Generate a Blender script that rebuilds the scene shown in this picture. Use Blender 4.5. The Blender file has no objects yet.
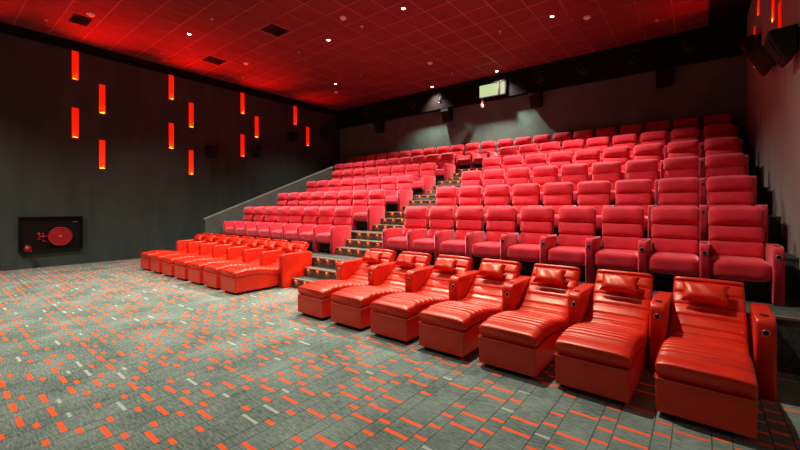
import bpy, bmesh, math, random
from mathutils import Vector, Matrix
random.seed(7)
PI = math.pi
S = 1.46            # metres per layout unit (one unit = height of the camera)
scene = bpy.context.scene
col = scene.collection

# ------------------------------------------------------------------ camera
cd = bpy.data.cameras.new('camera')
cam = bpy.data.objects.new('camera', cd); col.objects.link(cam)
cam.location = (0, 0, S)
cam.rotation_euler = (PI/2, 0, math.atan(298/378))
cd.sensor_width = 36; cd.lens = 36*378/800; cd.shift_y = -18/800
cd.clip_start = 0.05; cd.clip_end = 200
scene.camera = cam

# ------------------------------------------------------------------ world and exposure
w = bpy.data.worlds.new('world'); scene.world = w; w.use_nodes = True
w.node_tree.nodes['Background'].inputs[0].default_value = (1, .85, .8, 1)
w.node_tree.nodes['Background'].inputs[1].default_value = 0.0
vs = scene.view_settings
vs.view_transform = 'Standard'; vs.look = 'None'; vs.gamma = 1; vs.use_curve_mapping = False
vs.exposure = 0.0

# ceiling downlights, layout units: (x, y, watts, spot angle in degrees)
DOWN = [(-6.65, 2.77, 560, 108), (-6.65, 6.00, 700, 110), (-5.00, 4.35, 1700, 120), (-5.00, 7.58, 560, 104),
        (-3.35, 4.33, 1700, 120), (-3.35, 7.56, 900, 112), (-1.73, 5.90, 1300, 104),
        (-5.00, 1.10, 950, 115), (-3.35, 1.10, 380, 104), (-1.73, 2.66, 1000, 135), (-6.65, -0.46, 1350, 118)]
ZC = 3.88           # ceiling height
XL, XR = -8.54, .58 # side walls
YB = 7.88           # back wall
YS = 7.74           # face of the dark bulkhead under the ceiling
ZS = 3.36           # underside of the bulkhead

def light(name, kind, loc, power, color, parent=None, **kw):
    d = bpy.data.lights.new(name, kind); d.energy = power; d.color = color
    for k, v in kw.items(): setattr(d, k, v)
    o = bpy.data.objects.new(name, d); col.objects.link(o); o.location = loc
    if parent: o.parent = parent
    return o

# ------------------------------------------------------------------ materials
def mat(name, color, rough=.5, metal=0, emit=None, strength=0, sheen=0, coat=0, spec=.5):
    m = bpy.data.materials.new(name); m.use_nodes = True
    b = m.node_tree.nodes['Principled BSDF']
    b.inputs['Base Color'].default_value = (*color, 1)
    b.inputs['Roughness'].default_value = rough
    b.inputs['Metallic'].default_value = metal
    b.inputs['Specular IOR Level'].default_value = spec
    if sheen:
        b.inputs['Sheen Weight'].default_value = sheen
        b.inputs['Sheen Roughness'].default_value = .45
        b.inputs['Sheen Tint'].default_value = (1, .55, .6, 1)
    if coat: b.inputs['Coat Weight'].default_value = coat
    if emit:
        b.inputs['Emission Color'].default_value = (*emit, 1)
        b.inputs['Emission Strength'].default_value = strength
    return m

def nt(m):
    t = m.node_tree
    def N(kind, **kw):
        n = t.nodes.new(kind)
        for k, v in kw.items(): setattr(n, k, v)
        return n
    return t, N, t.links.new, t.nodes['Principled BSDF']

def mottle(m, c1, c2, scale, bump=0, bscale=None, stretch=(1, 1, 1), detail=4, lo=.35, hi=.65):
    t, N, L, b = nt(m)
    tc = N('ShaderNodeTexCoord'); mp = N('ShaderNodeMapping'); mp.inputs['Scale'].default_value = stretch
    L(tc.outputs['Object'], mp.inputs[0])
    n = N('ShaderNodeTexNoise'); n.inputs['Scale'].default_value = scale; n.inputs['Detail'].default_value = detail
    L(mp.outputs[0], n.inputs['Vector'])
    r = N('ShaderNodeValToRGB')
    r.color_ramp.elements[0].position = lo; r.color_ramp.elements[0].color = (*c1, 1)
    r.color_ramp.elements[1].position = hi; r.color_ramp.elements[1].color = (*c2, 1)
    L(n.outputs[0], r.inputs[0]); L(r.outputs[0], b.inputs['Base Color'])
    if bump:
        n2 = N('ShaderNodeTexNoise'); n2.inputs['Scale'].default_value = bscale or scale*6
        L(mp.outputs[0], n2.inputs['Vector'])
        bp = N('ShaderNodeBump'); bp.inputs['Strength'].default_value = bump; bp.inputs['Distance'].default_value = .01
        L(n2.outputs[0], bp.inputs['Height']); L(bp.outputs[0], b.inputs['Normal'])
    return m

M = {}
M['leather'] = mottle(mat('red_leather', (.6, .04, .02), .36, spec=.75), (.60, .015, .005), (.70, .023, .007), 6, .04, 90)
M['leather'].node_tree.nodes['Principled BSDF'].inputs['Specular Tint'].default_value = (1, .74, .55, 1)
M['piping'] = mat('leather_piping', (.6, .10, .07), .45)
M['velvet'] = mottle(mat('rose_velvet', (.6, .03, .06), .75, sheen=.8, spec=.2), (.54, .013, .032), (.78, .030, .056), 4, .1, 90)
M['velvet_dark'] = mottle(mat('rose_velvet_shell', (.45, .02, .04), .8, sheen=.3, spec=.2), (.40, .008, .02), (.48, .012, .028), 5)
M['black'] = mat('black_plastic', (.004, .004, .004), .6, spec=.25)
M['blackmatt'] = mat('black_paint', (.012, .011, .011), .85, spec=.2)
M['ring'] = mat('dark_metal_ring', (.12, .10, .10), .35, metal=1)
M['hole'] = mat('dark_slot', (.003, .003, .003), .6)
M['chrome'] = mat('brushed_metal', (.55, .53, .5), .3, metal=1)
M['wall'] = mottle(mat('grey_wall_fabric', (.05, .055, .05), .9, spec=.2), (.040, .054, .048), (.055, .070, .062), 3, .25, 14, (1, 1, .25))
M['wallr'] = mottle(mat('red_lit_wall_fabric', (.05, .055, .05), .9, spec=.2), (.24, .19, .18), (.30, .24, .225), 3, .5, 14, (3, 3, .2))  # right wall: red light on it is mixed into the fabric colour
M['back'] = mottle(mat('back_wall_fabric', (.05, .055, .05), .9, spec=.2), (.10, .165, .15), (.13, .205, .185), 3, .2, 14)
M['parapet'] = mottle(mat('grey_painted_parapet', (.1, .1, .1), .8), (.055, .066, .060), (.07, .082, .074), 4)
M['cap'] = mat('pale_grey_edge', (.15, .17, .16), .7)
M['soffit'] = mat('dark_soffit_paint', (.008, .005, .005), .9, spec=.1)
M['tile'] = mottle(mat('red_lit_ceiling_tile', (.2, .02, .03), .8, spec=.2), (.155, .024, .029), (.185, .030, .036), 2.5)  # red bounce light is put into the tile colour
M['tbar'] = mat('ceiling_grid_bar', (.32, .085, .09), .35, spec=.6)
M['lamp'] = mat('downlight_lens', (1, 1, 1), .4, emit=(1, .93, .75), strength=30)
M['white'] = mat('white_plastic', (.9, .8, .78), .5)
M['tread'] = mottle(mat('stair_carpet', (.1, .12, .1), .95, spec=.1), (.038, .045, .041), (.085, .10, .09), 20)
M['nosing'] = mat('stair_nosing', (.15, .12, .10), .6)
M['led'] = mat('orange_led', (1, .4, .05), .4, emit=(1, .07, .0), strength=3.5)
M['stripback'] = mat('strip_reflector', (.95, .16, .02), .6, emit=(1, .0, .0), strength=.55)
M['striplamp'] = mat('strip_lamp', (1, .4, .1), .4, emit=(1, .20, .02), strength=2)
M['pane'] = mat('lit_booth_glass', (.002, .002, .002), .7, spec=0, emit=(.60, .72, .36), strength=.95)
M['redpaint'] = mat('glossy_red_paint', (.38, .006, .010), .35)
M['cabinet'] = mat('black_cabinet', (.003, .0015, .0015), .6, spec=.2)
M['pink'] = mat('pale_pink_plastic', (.75, .25, .3), .5, emit=(.9, .2, .25), strength=.15)

def carpet():
    m = mat('patterned_carpet', (.2, .2, .2), .95, spec=.1)
    t, N, L, b = nt(m)
    tc = N('ShaderNodeTexCoord'); sp = N('ShaderNodeSeparateXYZ'); L(tc.outputs['Object'], sp.inputs[0])
    def math_(op, a, c=None, d=None):
        n = N('ShaderNodeMath', operation=op)
        for i, v in enumerate((a, c, d)):
            if v is None: continue
            if isinstance(v, (int, float)): n.inputs[i].default_value = v
            else: L(v, n.inputs[i])
        return n.outputs[0]
    px = .205*S
    X = math_('DIVIDE', math_('ADD', sp.outputs[0], .293*S), px)
    xi = math_('FLOOR', X); xf = math_('FRACT', X)
    wide = math_('LESS_THAN', xf, .655)                     # 1 in the wide column, 0 in the narrow one
    row = .1125*S
    Y0 = math_('DIVIDE', math_('ADD', sp.outputs[1], .02*S), row)
    Y = math_('ADD', Y0, math_('MULTIPLY', wide, .38))
    yi = math_('FLOOR', Y); yf = math_('FRACT', Y)
    cmb = N('ShaderNodeCombineXYZ'); L(xi, cmb.inputs[0]); L(yi, cmb.inputs[1]); L(wide, cmb.inputs[2])
    wn = N('ShaderNodeTexWhiteNoise', noise_dimensions='3D'); L(cmb.outputs[0], wn.inputs['Vector'])
    h = wn.outputs['Value']
    thr = math_('ADD', .72, math_('MULTIPLY', wide, -.12))
    orange = math_('LESS_THAN', h, thr)
    white = math_('MULTIPLY', math_('GREATER_THAN', h, .915), 1)
    inO = math_('LESS_THAN', yf, .19)
    inW = math_('LESS_THAN', math_('ABSOLUTE', math_('SUBTRACT', yf, .11)), .07)
    # inset from the column edges
    def band(f, a, c): return math_('MULTIPLY', math_('GREATER_THAN', f, a), math_('LESS_THAN', f, c))
    ins = math_('ADD', band(xf, .02, .635), band(xf, .675, .98))
    mo = math_('MULTIPLY', math_('MULTIPLY', orange, inO), ins)
    mw = math_('MULTIPLY', math_('MULTIPLY', white, inW), ins)
    e1 = math_('LESS_THAN', math_('ABSOLUTE', math_('SUBTRACT', xf, .655)), .012)
    e2 = math_('GREATER_THAN', xf, .980)
    seamy = math_('LESS_THAN', math_('FRACT', math_('DIVIDE', sp.outputs[1], .82*S)), .003)
    seam = math_('MINIMUM', math_('ADD', math_('ADD', e1, e2), seamy), 1)
    mp = N('ShaderNodeMapping'); mp.inputs['Scale'].default_value = (1, 6, 1); L(tc.outputs['Object'], mp.inputs[0])
    n1 = N('ShaderNodeTexNoise'); n1.inputs['Scale'].default_value = 14; n1.inputs['Detail'].default_value = 8
    n1.inputs['Roughness'].default_value = .75; L(mp.outputs[0], n1.inputs['Vector'])
    n3 = N('ShaderNodeTexNoise'); n3.inputs['Scale'].default_value = 2.2; n3.inputs['Detail'].default_value = 3
    L(tc.outputs['Object'], n3.inputs['Vector'])
    nn = math_('ADD', math_('MULTIPLY', n1.outputs[0], .7), math_('MULTIPLY', n3.outputs[0], .3))
    r = N('ShaderNodeValToRGB'); e = r.color_ramp.elements
    e[0].position = .38; e[0].color = (.054, .080, .070, 1); e[1].position = .62; e[1].color = (.25, .32, .283, 1)
    L(nn, r.inputs[0])
    def mix(f, a, c):
        n = N('ShaderNodeMix', data_type='RGBA'); L(f, n.inputs['Factor'])
        if isinstance(a, tuple): n.inputs['A'].default_value = a
        else: L(a, n.inputs['A'])
        n.inputs['B'].default_value = c
        return n.outputs['Result']
    c = mix(math_('MULTIPLY', seam, .75), r.outputs[0], (.03, .04, .035, 1))
    c = mix(math_('MULTIPLY', mo, .87), c, (.95, .105, .016, 1))
    c = mix(math_('MULTIPLY', mw, .7), c, (.50, .54, .46, 1))
    L(c, b.inputs['Base Color'])
    bp = N('ShaderNodeBump'); bp.inputs['Strength'].default_value = .4; bp.inputs['Distance'].default_value = .006
    L(n1.outputs[0], bp.inputs['Height']); L(bp.outputs[0], b.inputs['Normal'])
    return m
M['carpet'] = carpet()

# ------------------------------------------------------------------ helpers (all lengths in layout units)
def obj(name, bm, m, parent=None, smooth=False):
    me = bpy.data.meshes.new(name)
    bmesh.ops.recalc_face_normals(bm, faces=bm.faces[:])
    bmesh.ops.scale(bm, vec=(S, S, S), verts=bm.verts[:])
    if smooth:
        for f in bm.faces: f.smooth = True
    bm.to_mesh(me); bm.free()
    for mm in (m if isinstance(m, (list, tuple)) else [m]): me.materials.append(M[mm] if isinstance(mm, str) else mm)
    o = bpy.data.objects.new(name, me); col.objects.link(o)
    if parent: o.parent = parent
    return o
def P(x, y, z): return Vector((x*S, y*S, z*S))
def tag(o, label, cat, group=None):
    o['label'] = label; o['category'] = cat
    if group: o['group'] = group
    return o
def thing(name, label, cat, loc=(0, 0, 0), rz=0, group=None):
    o = bpy.data.objects.new(name, None); col.objects.link(o)
    o.empty_display_size = .1
    o.location = P(*loc); o.rotation_euler = (0, 0, rz)
    return tag(o, label, cat, group)
def struct(name, bm, m, parent=None, smooth=False):
    o = obj(name, bm, m, parent, smooth)
    if not parent: o['kind'] = 'structure'
    return o
def copy_tree(o, parent=None):
    c = o.copy(); col.objects.link(c)
    if parent:
        c.parent = parent
    for ch in [x for x in KIDS.get(o.name, [])]: copy_tree(ch, c)
    return c
KIDS = {}
def index_kids(root):
    for ch in bpy.data.objects:
        if ch.parent: KIDS.setdefault(ch.parent.name, [])
    for k in list(KIDS): KIDS[k] = [ch for ch in bpy.data.objects if ch.parent and ch.parent.name == k]
def nb(): return bmesh.new()
def box(bm, x0, x1, y0, y1, z0, z1, bev=0, seg=2):
    r = bmesh.ops.create_cube(bm, size=1)
    vs_ = r['verts']
    for v in vs_:
        v.co = Vector(((x0+x1)/2+v.co.x*(x1-x0), (y0+y1)/2+v.co.y*(y1-y0), (z0+z1)/2+v.co.z*(z1-z0)))
    if bev:
        ed = list({e for v in vs_ for e in v.link_edges})
        bmesh.ops.bevel(bm, geom=ed, offset=bev, segments=seg, affect='EDGES', profile=.5)
    return bm
def cushion(bm, x0, x1, y0, y1, z0, z1, r=.02, n=7, crown=(0, 0, 0), tilt=0, piv=None, rx=None):
    """rounded, slightly stuffed block; crown = extra bulge along each axis"""
    t = bmesh.new(); bmesh.ops.create_cube(t, size=2)
    bmesh.ops.subdivide_edges(t, edges=t.edges[:], cuts=n, use_grid_fill=True)
    c = Vector(((x0+x1)/2, (y0+y1)/2, (z0+z1)/2)); hs = ((x1-x0)/2, (y1-y0)/2, (z1-z0)/2)
    for v in t.verts:
        p = [math.copysign(abs(a)**.62, a) for a in v.co]
        q = Vector([p[i]*hs[i] for i in range(3)])
        inn = Vector([max(-(hs[i]-min(r, hs[i])), min(hs[i]-min(r, hs[i]), q[i])) for i in range(3)])
        d = q-inn
        if d.length > 1e-6:
            d.normalize(); rr = [min(r, h_) for h_ in hs]
            d = Vector([d[i]*rr[i] for i in range(3)])
        q = inn+d
        for i in range(3):
            j, k = (i+1) % 3, (i+2) % 3
            q[i] += math.copysign(crown[i], p[i])*(abs(p[i]) > .5)*max(0, 1-p[j]**2)*max(0, 1-p[k]**2) if crown[i] else 0
        v.co = c+q
    if tilt:
        pv = Vector(piv or c)
        bmesh.ops.rotate(t, verts=t.verts[:], cent=pv, matrix=Matrix.Rotation(tilt, 3, 'X'))
    me = bpy.data.meshes.new('tmp'); t.to_mesh(me); t.free(); bm.from_mesh(me); bpy.data.meshes.remove(me)
    return bm
def prism(bm, poly, x0, x1, bev=0, seg=2):
    """poly in (y, z), extruded along x"""
    a = [bm.verts.new((x0, y, z)) for y, z in poly]; b = [bm.verts.new((x1, y, z)) for y, z in poly]
    n = len(poly); fs = [bm.faces.new(a[::-1]), bm.faces.new(b)]
    for i in range(n): fs.append(bm.faces.new((a[i], a[(i+1) % n], b[(i+1) % n], b[i])))
    if bev:
        ed = list({e for f in fs[:2] for e in f.edges})
        bmesh.ops.bevel(bm, geom=ed, offset=bev, segments=seg, affect='EDGES', profile=.5)
    return bm
def cyl(bm, c, r, h, axis='Z', n=20, r2=None):
    r_ = bmesh.ops.create_cone(bm, cap_ends=True, segments=n, radius1=r, radius2=r if r2 is None else r2, depth=h)
    v = r_['verts']
    if axis == 'X': bmesh.ops.rotate(bm, verts=v, cent=(0, 0, 0), matrix=Matrix.Rotation(PI/2, 3, 'Y'))
    if axis == 'Y': bmesh.ops.rotate(bm, verts=v, cent=(0, 0, 0), matrix=Matrix.Rotation(PI/2, 3, 'X'))
    bmesh.ops.translate(bm, verts=v, vec=c); return bm
def torus(bm, c, R, r, axis='Z', n=24, k=8):
    rings = []
    for i in range(n):
        a = 2*PI*i/n; ring = []
        for j in range(k):
            b = 2*PI*j/k; q = (R+r*math.cos(b)); p = (q*math.cos(a), q*math.sin(a), r*math.sin(b))
            if axis == 'Y': p = (p[0], p[2], p[1])
            if axis == 'X': p = (p[2], p[0], p[1])
            ring.append(bm.verts.new(Vector(c)+Vector(p)))
        rings.append(ring)
    for i in range(n):
        for j in range(k):
            bm.faces.new((rings[i][j], rings[(i+1) % n][j], rings[(i+1) % n][(j+1) % k], rings[i][(j+1) % k]))
    return bm
def tube(bm, pts, r, k=6):
    rings = []
    for i, p in enumerate(pts):
        p = Vector(p); d = (Vector(pts[min(i+1, len(pts)-1)])-Vector(pts[max(i-1, 0)])).normalized()
        u = d.cross(Vector((0, 0, 1)) if abs(d.z) < .9 else Vector((1, 0, 0))).normalized(); v = d.cross(u)
        rings.append([bm.verts.new(p+u*r*math.cos(2*PI*j/k)+v*r*math.sin(2*PI*j/k)) for j in range(k)])
    for a, b in zip(rings, rings[1:]):
        for j in range(k): bm.faces.new((a[j], a[(j+1) % k], b[(j+1) % k], b[j]))
    bm.faces.new(rings[0]); bm.faces.new(rings[-1][::-1]); return bm
ORD = ['', 'first', 'second', 'third', 'fourth', 'fifth', 'sixth', 'seventh', 'eighth', 'ninth', 'tenth', 'eleventh',
       'twelfth', 'thirteenth', 'fourteenth', 'fifteenth', 'sixteenth', 'seventeenth', 'eighteenth', 'nineteenth',
       'twentieth', 'twenty-first', 'twenty-second', 'twenty-third']

# ------------------------------------------------------------------ the room
YF = -4.5
struct('floor', box(nb(), XL-.1, XR+.1, YF, YB+.1, -.1, 0), 'carpet')
struct('wall_left', box(nb(), XL-.1, XL, YF, YB+.1, 0, ZC+.3), 'wall')
struct('wall_right', box(nb(), XR, XR+.1, YF, YB+.1, 0, ZC+.3), 'wallr')
struct('wall_back', box(nb(), XL, XR, YB, YB+.1, 0, ZC+.3), 'back')
struct('wall_front', box(nb(), XL, XR, YF-.1, YF, 0, ZC+.3), 'wall')
# ceiling: tiles as one slab skin with openings left for the three air outlets
TX0, TY0, TS = .12, 7.74, .41
xs = [TX0-TS*i for i in range(0, 22)] + [XL]; ys = [TY0] + [TY0-.27-TS*i for i in range(0, 29)] + [YF]
HOLES = {(13, 10), (18, 10), (18, 15)}          # (column, row) counted from the back right corner
bm = nb()
for i in range(len(xs)-1):
    for j in range(len(ys)-1):
        if (i, j) in HOLES: continue
        box(bm, xs[i+1]+.004, xs[i]-.004, ys[j+1]+.004, ys[j]-.004, ZC, ZC+.02)
struct('ceiling', bm, 'tile')
bm = nb()
for i, x in enumerate(xs[:-1]): box(bm, x-.006, x+.006, YF, TY0, ZC-.003, ZC+.006)
for j, y in enumerate(ys[:-1]): box(bm, XL, TX0, y-.006, y+.006, ZC-.0025, ZC+.006)
struct('trim_1', bm, 'tbar')
struct('ceiling_void', box(nb(), XL, XR, YF, YB, ZC+.28, ZC+.3), 'blackmatt')
# dark sloping edge beside the right wall, the bulkhead at the back
struct('trim_2', box(nb(), TX0, XR, YF, YB, ZC-.02, ZC+.05), 'soffit')
bm = nb(); box(bm, XL, XR, YS, YB, ZS, ZC+.04)
struct('trim_3', bm, 'soffit')
struct('trim_4', box(nb(), XL, XL+.05, YF, YS, ZC-.16, ZC-.004), 'soffit')  # black band stands in for shade along the unlit top of the left wall

# tiers
Z1, DZ, P1, DP = .335, .29, 3.22, .76
def PZ(n): return Z1+DZ*(n-1)
def PY(n): return P1+DP*(n-1)
AX0, AX1 = -3.975, -3.10           # aisle
XP = -7.245                       # parapet
def tier(n, x0, x1):
    bm = nb(); box(bm, x0, x1, PY(n), PY(n+1) if n < 6 else YB, 0 if n == 1 else PZ(n-1)-.02, PZ(n))
    struct('floor', bm, 'tread')
    bm = nb(); box(bm, x0, x1, PY(n)-.006, PY(n)+.03, PZ(n)-.012, PZ(n)+.002)
    struct('trim_%d' % (10+n), bm, 'nosing' if n == 1 else 'tread')
for n in range(1, 7): tier(n, XP if n < 5 else XL, XR)
struct('trim_5', box(nb(), XL, XP, 6.20, PY(5), 0, PZ(5)), 'tread')
# parapet beside the left block
bm = nb(); pz = lambda y: .79+.391*(y-3.32)
prism(bm, [(3.30, 0), (3.30, pz(3.30)), (6.45, pz(6.45)), (6.45, 0)], XP-.05, XP)
struct('wall_parapet', bm, 'parapet')
bm = nb(); prism(bm, [(3.285, pz(3.285)-.02), (3.285, pz(3.285)+.008), (6.46, pz(6.46)+.008), (6.46, pz(6.46)-.02)], XP-.055, XP+.004)
struct('trim_6', bm, 'cap')

# ------------------------------------------------------------------ stairs in the aisle
st = thing('staircase', 'grey carpeted aisle stairs with pale nosings and orange step lights', 'stairs')
lev = [(2.87, 0, .11), (3.06, .11, .22), (P1, .22, Z1)]
for n in range(1, 6):
    z = PZ(n); y = PY(n+1)
    lev += [(y-.38, z, z+DZ/3), (y-.19, z+DZ/3, z+2*DZ/3), (y, z+2*DZ/3, PZ(n+1))]
for k, (y, z0, z1) in enumerate(lev):
    yend = lev[k+1][0] if k+1 < len(lev) else y+.05
    if k % 3 == 2: yend = y+.03
    bm = nb(); box(bm, AX0, AX1, y-.004, yend, z0 if k % 3 else z0, z1+.003)
    s = obj('step', bm, 'tread', st)
    bm = nb(); box(bm, AX0, AX1, y-.014, y+.035, z1-.010, z1+.008, .002, 1)
    obj('nosing', bm, 'nosing', s)
    for i in range(5):
        xx = AX0+(AX1-AX0)*(i+.5)/5
        bm = nb(); box(bm, xx-.008, xx+.008, y-.016, y-.004, z1-.022, z1-.0105, .002, 1)
        obj('step_light', bm, 'led', s)
        light('step_glow', 'POINT', ((xx)*S, (y-.022)*S, (z1-.030)*S), .55, (1, .075, .0), s, shadow_soft_size=.008)

# ------------------------------------------------------------------ leather chaise recliners
CW = .362; AW = .082
def catmull(pts, n):
    out = []
    for i in range(len(pts)-1):
        p0 = Vector(pts[max(i-1, 0)]); p1 = Vector(pts[i]); p2 = Vector(pts[i+1]); p3 = Vector(pts[min(i+2, len(pts)-1)])
        for k in range(n):
            t = k/n
            out.append(.5*((2*p1)+(p2-p0)*t+(2*p0-5*p1+4*p2-p3)*t*t+(3*p1-p0-3*p2+p3)*t**3))
    out.append(Vector(pts[-1])); return out
PROF = [(0, .268), (.06, .279), (.20, .284), (.36, .272), (.51, .243), (.61, .236), (.70, .268), (.80, .340), (.89, .420), (.965, .510), (.985, .540)]
def arclen(pts):
    s = [0]
    for a, b in zip(pts, pts[1:]): s.append(s[-1]+(b-a).length)
    return s
def chaise_cushion(CW):
    pts = catmull([(0, y, z) for y, z in PROF], 14); sl = arclen(pts); Ltot = sl[-1]
    N = 280; T = .085
    seams = [.0]; x = .105
    while x < .68: seams.append(x); x += .062
    while x < Ltot-.03: seams.append(x); x += .088
    seams.append(Ltot)
    bm = nb(); rings = []; K = 28
    for i in range(N+1):
        s = Ltot*i/N
        j = max(k for k in range(len(sl)) if sl[k] <= s+1e-9); j = min(j, len(sl)-2)
        f = (s-sl[j])/(sl[j+1]-sl[j]); p = pts[j].lerp(pts[j+1], f)
        d = (pts[min(j+2, len(pts)-1)]-pts[max(j-1, 0)]).normalized(); nrm = Vector((0, -d.z, d.y))
        q = max(k for k in range(len(seams)) if seams[k] <= s+1e-9); q = min(q, len(seams)-2)
        u = (s-seams[q])/(seams[q+1]-seams[q])
        bump = (1-abs(2*u-1)**4)
        amp = .013 if q else .004
        endf = min(1, s/.022, (Ltot-s)/.022); endf = math.sqrt(max(0, 1-(1-endf)**2))
        sc = .88+.12*endf; ring = []
        taper = 1-.03*max(0, (s-.85)/.3)
        for k in range(K):
            a = 2*PI*(k+.5)/K; ca, sa = math.cos(a), math.sin(a); e = .28
            xx = CW/2*math.copysign(abs(ca)**e, ca)*(.985+.015*endf)*taper
            tt = T/2*math.copysign(abs(sa)**e, sa)*sc
            if sa > 0: tt += -.010+amp*bump*(min(1, (1-abs(xx)/(CW/2))*9)**.5)
            cr = .006*(1-(2*xx/CW)**2) if sa > 0 else 0
            ring.append(bm.verts.new(p-nrm*(T/2)+Vector((xx, 0, 0))+nrm*(tt+cr)))
        rings.append(ring)
    for a, b in zip(rings, rings[1:]):
        for k in range(K): bm.faces.new((a[k], a[(k+1) % K], b[(k+1) % K], b[k]))
    bm.faces.new(rings[0]); bm.faces.new(rings[-1][::-1])
    return bm
def chaise_base(CW):
    bm = nb()
    prism(bm, [(.006, .028), (.006, .185), (.20, .199), (.36, .187), (.51, .159), (.61, .152), (.72, .19), (.84, .28), (.94, .38), (.985, .40), (.985, .028)],
          -CW/2+.003, CW/2-.003, .006, 2)
    return bm
def panel(x0, x1, y0, y1, z1, bm, rb=.03, z0=.0):
    n = 6
    arc = [(y0+.045-.045*math.cos(PI/2*i/n), z1-.045+.045*math.sin(PI/2*i/n)) for i in range(n+1)]
    arc2 = [(y1-.03+.03*math.sin(PI/2*i/n), z1-.03+.03*math.cos(PI/2*i/n)) for i in range(n+1)]
    prism(bm, [(y0, z0)]+arc+arc2+[(y1, z0)], x0, x1, .014, 3); return bm
def arm_fit(parent, m, x0, x1, y0, y1, z1, name, zb, z0=0.0):
    a = obj(name, panel(x0, x1, y0, y1, z1, nb(), z0=z0), m, parent, True)
    xc = (x0+x1)/2
    bm = nb(); cyl(bm, (0, 0, 0), .020, .004, n=20)
    for v in bm.verts: v.co = Vector((xc+v.co.x*.95, y0+.085+v.co.y*1.25, z1+.0015+v.co.z))
    obj('cup_holder', bm, 'hole', a)
    bm = nb(); torus(bm, (xc, y0-.001, zb), .0145, .0032, 'Y', 20, 6); obj('button_ring', bm, 'chrome', a, True)
    bm = nb(); cyl(bm, (xc, y0, zb), .0115, .006, 'Y', 16); cyl(bm, (xc, y0-.003, zb), .005, .006, 'Y', 12); obj('control_button', bm, 'black', a)
    return a
def make_chaise(label, group, CW=.362):
    t = thing('chaise_recliner', label, 'recliner', group=group)
    bm = nb(); box(bm, -CW/2+.03, CW/2-.03, .045, .95, 0, .03); obj('plinth', bm, 'black', t)
    obj('base', chaise_base(CW), 'leather', t)
    obj('seat_cushion', chaise_cushion(CW), 'leather', t, True)
    zc = lambda y: None
    pts = [(-CW/2-.001, .55, .155), (-CW/2-.001, .36, .187), (-CW/2-.001, .20, .198), (-CW/2-.001, .01, .186), (-CW/2+.004, .001, .186),
           (CW/2-.004, .001, .186), (CW/2+.001, .01, .186), (CW/2+.001, .20, .198), (CW/2+.001, .36, .187), (CW/2+.001, .55, .155)]
    obj('piping', tube(nb(), pts, .0017), 'piping', t, True)
    return t
def chaise(CW, ends, gap=.004):
    t = make_chaise('x', 'leather chaise recliners in the front row', CW)
    for e in ends:
        x0 = -CW/2-.004-AW if e < 0 else CW/2+gap
        arm_fit(t, 'leather', x0, x0+AW, .56, 1.015, .418, 'arm_panel', .345)
    return t
CHL = chaise(.362, (-1,)); CHE = chaise(.362, (-1, 1), .020); CLL = chaise(.345, (-1,)); CLE = chaise(.345, (-1, 1))

def pillow_mesh():
    bm = nb(); n = 18; a, b, th = .118, .068, .040; g = {}
    for side in (1, -1):
        for i in range(n+1):
            for j in range(n+1):
                u, v = -1+2*i/n, -1+2*j/n
                edge = i in (0, n) or j in (0, n)
                if side == -1 and edge: g[side, i, j] = g[1, i, j]; continue
                x = a*u*(1-.10*(1-v*v)*u*u); z = b*v*(1-.14*(1-u*u)*v*v)
                t = th*((1-u**4)*(1-v**4))**.5 * (1+.06*math.sin(7*u+3*v))
                g[side, i, j] = bm.verts.new((x, -side*t, z))
    for side in (1, -1):
        for i in range(n):
            for j in range(n):
                q = [g[side, i, j], g[side, i+1, j], g[side, i+1, j+1], g[side, i, j+1]]
                bm.faces.new(q if side == 1 else q[::-1])
    return bm
PIL = obj('neck_pillow', pillow_mesh(), 'leather', None, True)
tag(PIL, 'x', 'pillow', 'small neck pillows on the chaises')
bm = nb(); box(bm, .085, .112, -.006, .030, -.006, .006, .002, 1); obj('strap', bm, 'black', PIL)

index_kids(None)
PW = .461
XR7 = .017
first = {'L': True, 'E': True, 'P': True}
def place(src, key, loc, label, rz=0, rx=0):
    if first.get(key, True): first[key] = False; o = src
    else: o = copy_tree(src)
    o.location = P(*loc); o.rotation_euler = (rx, 0, rz); o['label'] = label
    return o
for k in range(7):
    pos = 'nearest the right wall' if k == 0 else ('next to the aisle steps' if k == 6 else ORD[k+1]+' from the right wall')
    x = XR7-PW*k
    place(CHE if k == 0 else CHL, 'E' if k == 0 else 'L', (x, 2.165, 0), 'red leather chaise recliner in the right group, %s' % pos, -.032*max(0, 1-k/3))
    place(PIL, 'P', (x-.008+.027*max(0, 1-k/3)+random.uniform(-.01, .01), 2.165+.850, .464), 'red leather neck pillow on right group chaise %s' % pos, random.uniform(-.06, .06), -.72)
XL7 = -4.255; PWL = .437
for k in range(7):
    pos = 'next to the aisle steps' if k == 0 else ('nearest the left wall' if k == 6 else ORD[k+1]+' from the aisle')
    x = XL7-PWL*k
    place(CLE if k == 0 else CLL, 'LE' if k == 0 else 'LL', (x, 2.185, 0), 'red leather chaise recliner in the left group, %s' % pos)
    place(PIL, 'P', (x-.012+random.uniform(-.01, .01), 2.185+.850, .464), 'red leather neck pillow on left group chaise %s' % pos, random.uniform(-.06, .06), -.72)

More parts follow.
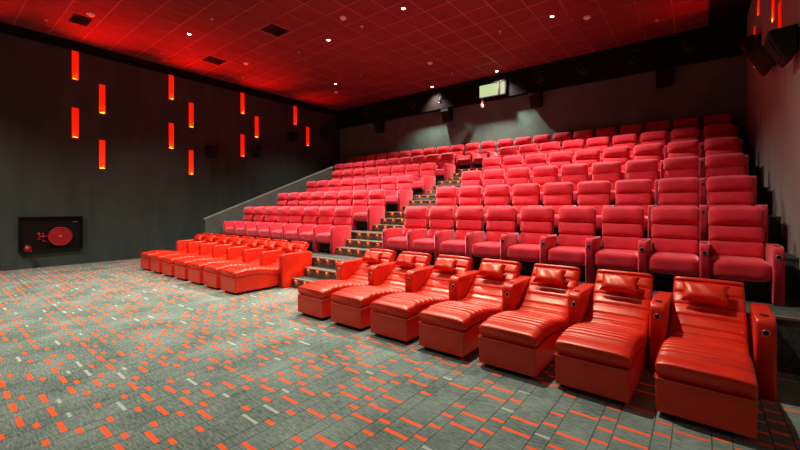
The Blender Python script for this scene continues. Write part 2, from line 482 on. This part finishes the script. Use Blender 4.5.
# ------------------------------------------------------------------ velvet seats
def make_seat(pitch, ends):
    aw = .058; hw = (pitch-aw)/2-.001; t = thing('velvet_seat', 'x', 'chair')
    obj('seat_cushion', cushion(nb(), -hw, hw, .008, .36, .142, .282, .042, 8, (0, .004, .008)), 'velvet', t, True)
    ang = -math.atan(.085/.40)
    pv = (0, .33, .28)
    obj('lumbar_cushion', cushion(nb(), -hw+.004, hw-.004, .325, .395, .268, .405, .03, 7, (0, .016, 0), ang, pv), 'velvet', t, True)
    obj('back_cushion', cushion(nb(), -hw+.002, hw-.002, .322, .395, .398, .532, .034, 7, (0, .018, 0), ang, pv), 'velvet', t, True)
    obj('headrest', cushion(nb(), -hw-.004, hw+.004, .306, .398, .522, .676, .038, 8, (0, .030, .008), ang, pv), 'velvet', t, True)
    obj('back_shell', cushion(nb(), -hw-.002, hw+.002, .372, .412, .13, .668, .018, 6, (0, 0, 0), ang*.62, (0, .39, .13)), 'velvet_dark', t, True)
    bm = nb(); box(bm, -hw+.02, hw-.02, .07, .33, .03, .15)
    for sx in (-1, 1): box(bm, sx*(hw-.03)-.008, sx*(hw-.03)+.008, .09, .30, 0, .04)
    obj('underframe', bm, 'black', t)
    for e in ends:
        xc = e*pitch/2
        arm_fit(t, 'velvet', xc-aw/2, xc+aw/2, 0, .365, .392, 'armrest', .325)
    return t
S_R = make_seat(.388, (-1,)); S_RE = make_seat(.388, (-1, 1)); S_L = make_seat(.378, (-1,)); S_LE = make_seat(.378, (-1, 1))
index_kids(None)
for o in (S_R, S_RE, S_L, S_LE): o.location = (0, 0, -50)
used = set()
def put(src, x, y, z, label, group):
    if src.name not in used: used.add(src.name); o = src
    else: o = copy_tree(src)
    o.location = P(x, y, z); o['label'] = label; o['group'] = group
ROWN = ['', 'front', 'second', 'third', 'fourth', 'fifth']
for n in range(1, 6):
    y = PY(n)+.34; z = PZ(n)+.002
    for k in range(9):
        lab = 'rose velvet seat right of the aisle, %s velvet row, %s' % (ROWN[n], 'beside the aisle' if k == 0 else ('beside the right wall' if k == 8 else ORD[k+1]+' from the aisle'))
        put(S_RE if k == 8 else S_R, -3.066+.388*(k+.5), y, z, lab, 'velvet seats right of the aisle')
    m = 8 if n < 5 else 10
    for k in range(m):
        lab = 'rose velvet seat left of the aisle, %s velvet row, %s' % (ROWN[n], 'beside the aisle' if k == 0 else ('at the far left end' if k == m-1 else ORD[k+1]+' from the aisle'))
        put(S_LE if k == 0 else S_L, -4.036-.378*(k+.5), y, z, lab, 'velvet seats left of the aisle')
y = PY(6)+.34; z = PZ(6)+.002
for k in range(22):
    lab = 'rose velvet seat in the last row under the back wall, %s' % ('nearest the right wall' if k == 0 else ORD[k+1]+' from the right wall')
    put(S_RE if k == 0 else S_R, .426-.388*(k+.5), y, z, lab, 'velvet seats in the last row')

# ------------------------------------------------------------------ glowing wall strips
def strip(side, y, zt, label, up):
    t = thing('wall_light', label, 'light', (XL if side < 0 else XR, y, zt-.52+(.1 if side > 0 else 0)), 0, 'glowing red strips on the %s wall' % ('left' if side < 0 else 'right'))
    d = -side; w_, h_, D_ = (.040 if side < 0 else .032), .52, (.022 if side < 0 else .012)
    bx = lambda bm, a, b, *r: box(bm, min(a*d, b*d), max(a*d, b*d), *r)
    obj('back_plate', bx(nb(), .001, .006, -w_, w_, 0, h_), 'stripback', t)
    bm = nb(); bx(bm, .001, D_, -w_-.004, -w_, 0, h_); bx(bm, .001, D_, w_, w_+.004, 0, h_); bx(bm, .001, D_, -w_-.004, w_+.004, -.006, 0)
    obj('housing', bm, 'stripback', t)
    obj('lamp_bar', bx(nb(), .007, D_-.001, -w_+.004, w_-.004, .002, .010), 'striplamp', t)
    l = light('strip_glow', 'AREA', ((D_-.004)*d*S, 0, .008*S), 3.2, (1, .42, .01), t, shape='RECTANGLE', size=.010*S, size_y=.07*S); l.rotation_euler = (PI, math.radians(14)*d, 0)
    # added red spot in front of the strip, reddening the ceiling
    gap = ZC-(zt-.52); sc = gap**2*(105 if side < 0 else 70)
    l = light('ceiling_wash', 'SPOT', (.09*d*S, 0, .02*S), sc, (1, .004, .003), t, shadow_soft_size=.015, spot_size=math.radians(72 if gap < .8 else 60), spot_blend=1.0)
    l.rotation_euler = (PI, math.radians(35 if gap < .8 else 30)*d, 0)
pairs = [(1.67, 2.05), (3.20, 3.59), (4.75, 5.12), (6.25, 6.67)]
for side, wn in ((-1, 'left'), (1, 'right')):
    for q, (ya, yb) in enumerate(pairs):
        colA = ORD[2*q+1]; colB = ORD[2*q+2]
        if side > 0 and q < 2: continue
        strip(side, ya, 3.745, 'glowing red strip, upper one in the %s column from the front, %s wall' % (colA, wn), True)
        strip(side, ya, 2.73, 'glowing red strip, lower one in the %s column from the front, %s wall' % (colA, wn), False) if q < 3 else None
        strip(side, yb, 3.23, 'glowing red strip, upper one in the %s column from the front, %s wall' % (colB, wn), False)
        if q < 2: strip(side, yb, 2.22, 'glowing red strip, lower one in the %s column from the front, %s wall' % (colB, wn), False)

strip(-1, .10, 3.745, 'unseen added red strip nearest the screen, upper one, left wall', True)  # unseen strips, added so the red light reaches further forward
strip(-1, .10, 2.73, 'unseen added red strip nearest the screen, lower one, left wall', False)
strip(-1, .48, 3.23, 'second unseen added red strip from the screen, left wall', False)

# ------------------------------------------------------------------ ceiling fittings
for i, (x, y, p, a) in enumerate(DOWN):
    c = ORD[1+[-6.65, -5.0, -3.35, -1.73].index(x)]
    t = thing('downlight', 'small round ceiling downlight, %s line from left wall, %s from screen end' % (c, ORD[1+sorted([q[1] for q in DOWN if q[0] == x]).index(y)]),
              'light', (x, y, ZC), 0, 'ceiling downlights')
    bm = nb(); torus(bm, (0, 0, -.004), .030, .006); obj('trim_ring', bm, 'white', t, True)
    bm = nb(); cyl(bm, (0, 0, -.003), .024, .004); obj('lens', bm, 'lamp', t)
    light('downlight_beam', 'SPOT', (0, 0, -.03*S), p, (1, .91, .76), t, shadow_soft_size=.06, spot_size=math.radians(a), spot_blend=1.0)
for i, (x, y, d) in enumerate([(-7.11, 1.57, 'over the left wall beside the grille'), (-4.23, 3.97, 'in the middle of the ceiling'), (-7.1, 4.03, 'left of the square air outlets'),
                  (-4.2, 6.3, 'near the projection window'), (-1.32, 6.25, 'toward the right'), (-7.1, 6.43, 'in the far left corner')]):
    t = thing('smoke_detector', 'pale round smoke detector on the ceiling, %s' % d, 'detector', (x, y, ZC-.002), 0, 'ceiling detectors')
    bm = nb(); cyl(bm, (0, 0, -.007), .05, .014, n=24, r2=.05); obj('mount', bm, 'white', t)
    bm = nb(); cyl(bm, (0, 0, -.022), .030, .018, n=24, r2=.042); obj('sensor', bm, 'white', t)
SPR = [(46, 20), (162, 53), (212, 19), (243, 77), (299, 52), (362, 26), (500, 31), (525, 53), (452, 73), (361, 75), (657, 20)]
a_ = math.atan(298/378)
for i, (px, py) in enumerate(SPR):
    d = (ZC-1)*378/(207-py); u = (px-400)/378
    x = d*(-math.sin(a_)+math.cos(a_)*u); y = d*(math.cos(a_)+math.sin(a_)*u)
    t = thing('sprinkler', 'tiny ceiling sprinkler head, %s one counted from the left wall' % ORD[1+[round(q, 3) for q in sorted(
        [((ZC-1)*378/(207-b))*(-math.sin(a_)+math.cos(a_)*((a-400)/378)) for a, b in SPR])].index(round(x, 3))], 'sprinkler', (x, y, ZC-.002), 0, 'sprinkler heads')
    bm = nb(); cyl(bm, (0, 0, -.003), .022, .006); obj('escutcheon', bm, 'white', t)
    bm = nb(); cyl(bm, (0, 0, -.018), .006, .026, n=10); cyl(bm, (0, 0, -.032), .014, .003, n=12); obj('deflector', bm, 'chrome', t)
def tilec(i, j): return (TX0-TS*(i+.5), TY0-.27-TS*(j-.5))
for (i, j), d in (((13, 10), 'further from the left wall'), ((18, 10), 'close to the left wall')):
    x, y = tilec(i, j)
    t = thing('air_outlet', 'square dark recessed ceiling air outlet, %s' % d, 'vent', (x, y, ZC), 0, 'square air outlets')
    bm = nb(); h_ = TS/2-.004; th = .004
    box(bm, -h_, h_, -h_, -h_+th, 0, .20); box(bm, -h_, h_, h_-th, h_, 0, .20); box(bm, -h_, -h_+th, -h_, h_, 0, .20); box(bm, h_-th, h_, -h_, h_, 0, .20)
    obj('duct_box', bm, 'tile', t)
    obj('duct_top', box(nb(), -h_, h_, -h_, h_, .20, .21), 'blackmatt', t)
    bm = nb(); f = h_-.012
    for a in range(4):
        k = bmesh.new(); box(k, -f, f, f-.02, f, -.004, .004); bmesh.ops.rotate(k, verts=k.verts[:], cent=(0, 0, 0), matrix=Matrix.Rotation(a*PI/2, 3, 'Z'))
        me = bpy.data.meshes.new('t'); k.to_mesh(me); k.free(); bm.from_mesh(me); bpy.data.meshes.remove(me)
    obj('frame', bm, 'tbar', t)
x, y = tilec(18, 15)
t = thing('vent_grille', 'louvred ceiling grille near the left wall above the first glowing strip', 'vent', (x, y, ZC))
bm = nb(); h_ = TS/2-.004
box(bm, -h_, h_, -h_, h_, .09, .10); box(bm, -h_, h_, -h_, -.11, -.001, .01); box(bm, -h_, h_, .11, h_, -.001, .01)
obj('duct_box', bm, 'tile', t)
bm = nb()
for k in range(17):
    xx = -h_+.01+k*(2*h_-.02)/16; prism_x = box(bm, xx-.003, xx+.003, -.11, .11, .0, .03)
box(bm, -h_, h_, -.11, .11, .035, .04)
obj('louvres', bm, 'blackmatt', t)

# ------------------------------------------------------------------ back bulkhead fittings
for k, x in enumerate([-.076, -.88, -1.69, -2.51, -4.87, -5.70, -6.48, -7.28]):
    t = thing('air_nozzle', 'round black air nozzle on the back bulkhead, %s from the right' % ORD[k+1], 'vent', (x, YS, 3.63), 0, 'round air nozzles')
    bm = nb(); torus(bm, (0, -.008, 0), .115, .006, 'Y', 28, 8); obj('outer_ring', bm, 'ring', t, True)
    bm = nb(); cyl(bm, (0, -.004, 0), .105, .006, 'Y', 28); torus(bm, (0, -.012, 0), .062, .010, 'Y', 24, 8); obj('funnel', bm, 'black', t, True)
    bm = nb(); bmesh.ops.create_uvsphere(bm, u_segments=14, v_segments=8, radius=.014); bmesh.ops.translate(bm, verts=bm.verts[:], vec=(0, -.014, 0)); obj('nozzle_tip', bm, 'ring', t, True)
wf = nb(); x0, x1, z0, z1 = -3.86, -3.20, 3.40, 3.72
box(wf, x0, x1, YS-.05, YS, z0, z0+.025); box(wf, x0, x1, YS-.05, YS, z1-.025, z1); box(wf, x0, x0+.03, YS-.05, YS, z0, z1); box(wf, x1-.03, x1, YS-.05, YS, z0, z1)
box(wf, -3.385, -3.345, YS-.05, YS, z0, z1)
win = struct('window_1', wf, 'soffit')
obj('pane', box(nb(), x0+.03, x1-.03, YS-.012, YS-.004, z0+.025, z1-.025), 'pane', win)
t = thing('hanging_fixture', 'small pink fixture on two rods hanging below the projection window', 'fixture', (-3.76, YS-.03, 3.21))
bm = nb(); cyl(bm, (-.015, 0, .14), .004, .16, n=8); cyl(bm, (.015, 0, .14), .004, .16, n=8); obj('rod', bm, 'pink', t)
bm = nb(); cushion(bm, -.032, .032, -.03, .03, -.01, .07, .02, 4); obj('housing', bm, 'pink', t, True)

# ------------------------------------------------------------------ loudspeakers
def speaker(label, loc, rz, tilt, w_=.20, h_=.26, d_=.165, group=None):
    """front looks along local -Y, wall is at local +Y"""
    t = thing('wall_speaker', label, 'speaker', loc, rz, group)
    bm = nb()
    k = nb(); prism(k, [(-d_, h_*.5-.01), (-d_-.004, h_*.28), (-d_*.50, -h_*.46), (-d_*.40, -h_*.5), (-.02, -h_*.30), (-.012, h_*.5)], -w_/2, w_/2, .01, 2)
    bmesh.ops.rotate(k, verts=k.verts[:], cent=(0, -.1, 0), matrix=Matrix.Rotation(tilt, 3, 'X'))
    c = obj('cabinet', k, 'black', t)
    k = nb(); prism(k, [(-d_-.003, h_*.22), (-d_-.008, h_*.22), (-d_*.55-.006, -h_*.38), (-d_*.55, -h_*.38)], -w_/2+.018, w_/2-.018)
    obj('grille', k, 'blackmatt', t)
    k = nb(); box(k, -.04, .04, -.06, 0, -.05, .05); obj('bracket', k, 'black', t)
    return t
for k, (y, z) in enumerate([(3.99, 2.22), (5.08, 2.37), (6.16, 2.86), (7.2, 3.15)]):
    speaker('black loudspeaker on the left wall, %s from the front' % ORD[k+1], (XL, y, z), PI/2, 0, group='loudspeakers on the left wall')
for k, (y, z) in enumerate([(4.02, 2.20), (5.08, 2.42), (6.16, 2.90)]):
    speaker('black loudspeaker on the right wall, %s' % ['nearest and largest looking', 'behind the nearest one', 'farthest and highest'][k], (XR, y, z), -PI/2, 0, group='loudspeakers on the right wall')
for k, x in enumerate([-.45, -2.59, -4.69, -6.84]):
    speaker('black loudspeaker on the back wall, %s from the right' % ORD[k+1], (x, YB, 3.17), 0, 0, .22, .30, .24, group='loudspeakers on the back wall')

# ------------------------------------------------------------------ fire hose cabinet on the left wall
t = thing('fire_hose_cabinet', 'black open wall cabinet with a red fire hose reel on the left wall', 'hose cabinet', (XL+.006, 1.365, .285))
bm = nb(); W2 = .40; HH = .555
box(bm, .0, .012, -W2, W2, 0, HH)
box(bm, .0, .055, -W2, -W2+.014, 0, HH); box(bm, .0, .055, W2-.014, W2, 0, HH); box(bm, .0, .055, -W2, W2, 0, .014); box(bm, .0, .055, -W2, W2, HH-.014, HH)
obj('cabinet_box', bm, 'cabinet', t)
cy, cz = .10, .222
r_ = obj('hose_reel', cyl(nb(), (.05, cy, cz), .150, .016, 'X', 40), 'redpaint', t)
bm = nb(); torus(bm, (.060, cy, cz), .150, .008, 'X', 40, 8); obj('rim', bm, 'redpaint', r_, True)
bm = nb()
for rr in (.06, .085, .11): torus(bm, (.058, cy, cz), rr, .006, 'X', 36, 6)
obj('hose_coil', bm, 'redpaint', r_, True)
bm = nb(); cyl(bm, (.066, cy, cz), .018, .02, 'X', 16); obj('hub', bm, 'chrome', r_)
bm = nb(); tube(bm, [(.03, cy-.14, cz+.005), (.03, cy-.26, cz+.005)], .012); tube(bm, [(.03, cy-.26, cz+.08), (.03, cy-.26, cz-.06)], .008)
tube(bm, [(.03, cy-.21, cz+.075), (.03, cy-.21, cz-.075), (.03, cy-.08, cz-.085)], .006)
tube(bm, [(.03, cy-.285, cz+.05), (.03, cy-.235, cz+.05)], .01); tube(bm, [(.03, cy-.285, cz-.035), (.03, cy-.235, cz-.035)], .01)
obj('inlet_pipe', bm, 'redpaint', t, True)
bm = nb(); box(bm, .016, .02, .27, .34, .455, .463); obj('name_plate', bm, 'chrome', t)
t = thing('hydrant_valve', 'small red hydrant valve at the lower left corner of the hose cabinet', 'valve', (XL+.066, 1.365-.31, .33))
bm = nb(); cyl(bm, (.05, 0, 0), .035, .09, 'X', 16); cyl(bm, (.10, 0, 0), .045, .02, 'X', 16); obj('valve_body', bm, 'redpaint', t, True)
bm = nb(); tube(bm, [(.07, 0, 0), (.09, .05, -.045)], .02); obj('spout', bm, 'redpaint', t, True)
bm = nb(); torus(bm, (.09, -.005, .05), .028, .006, 'Z', 16, 6); tube(bm, [(.09, -.005, .0), (.09, -.005, .055)], .007); obj('handwheel', bm, 'redpaint', t, True)
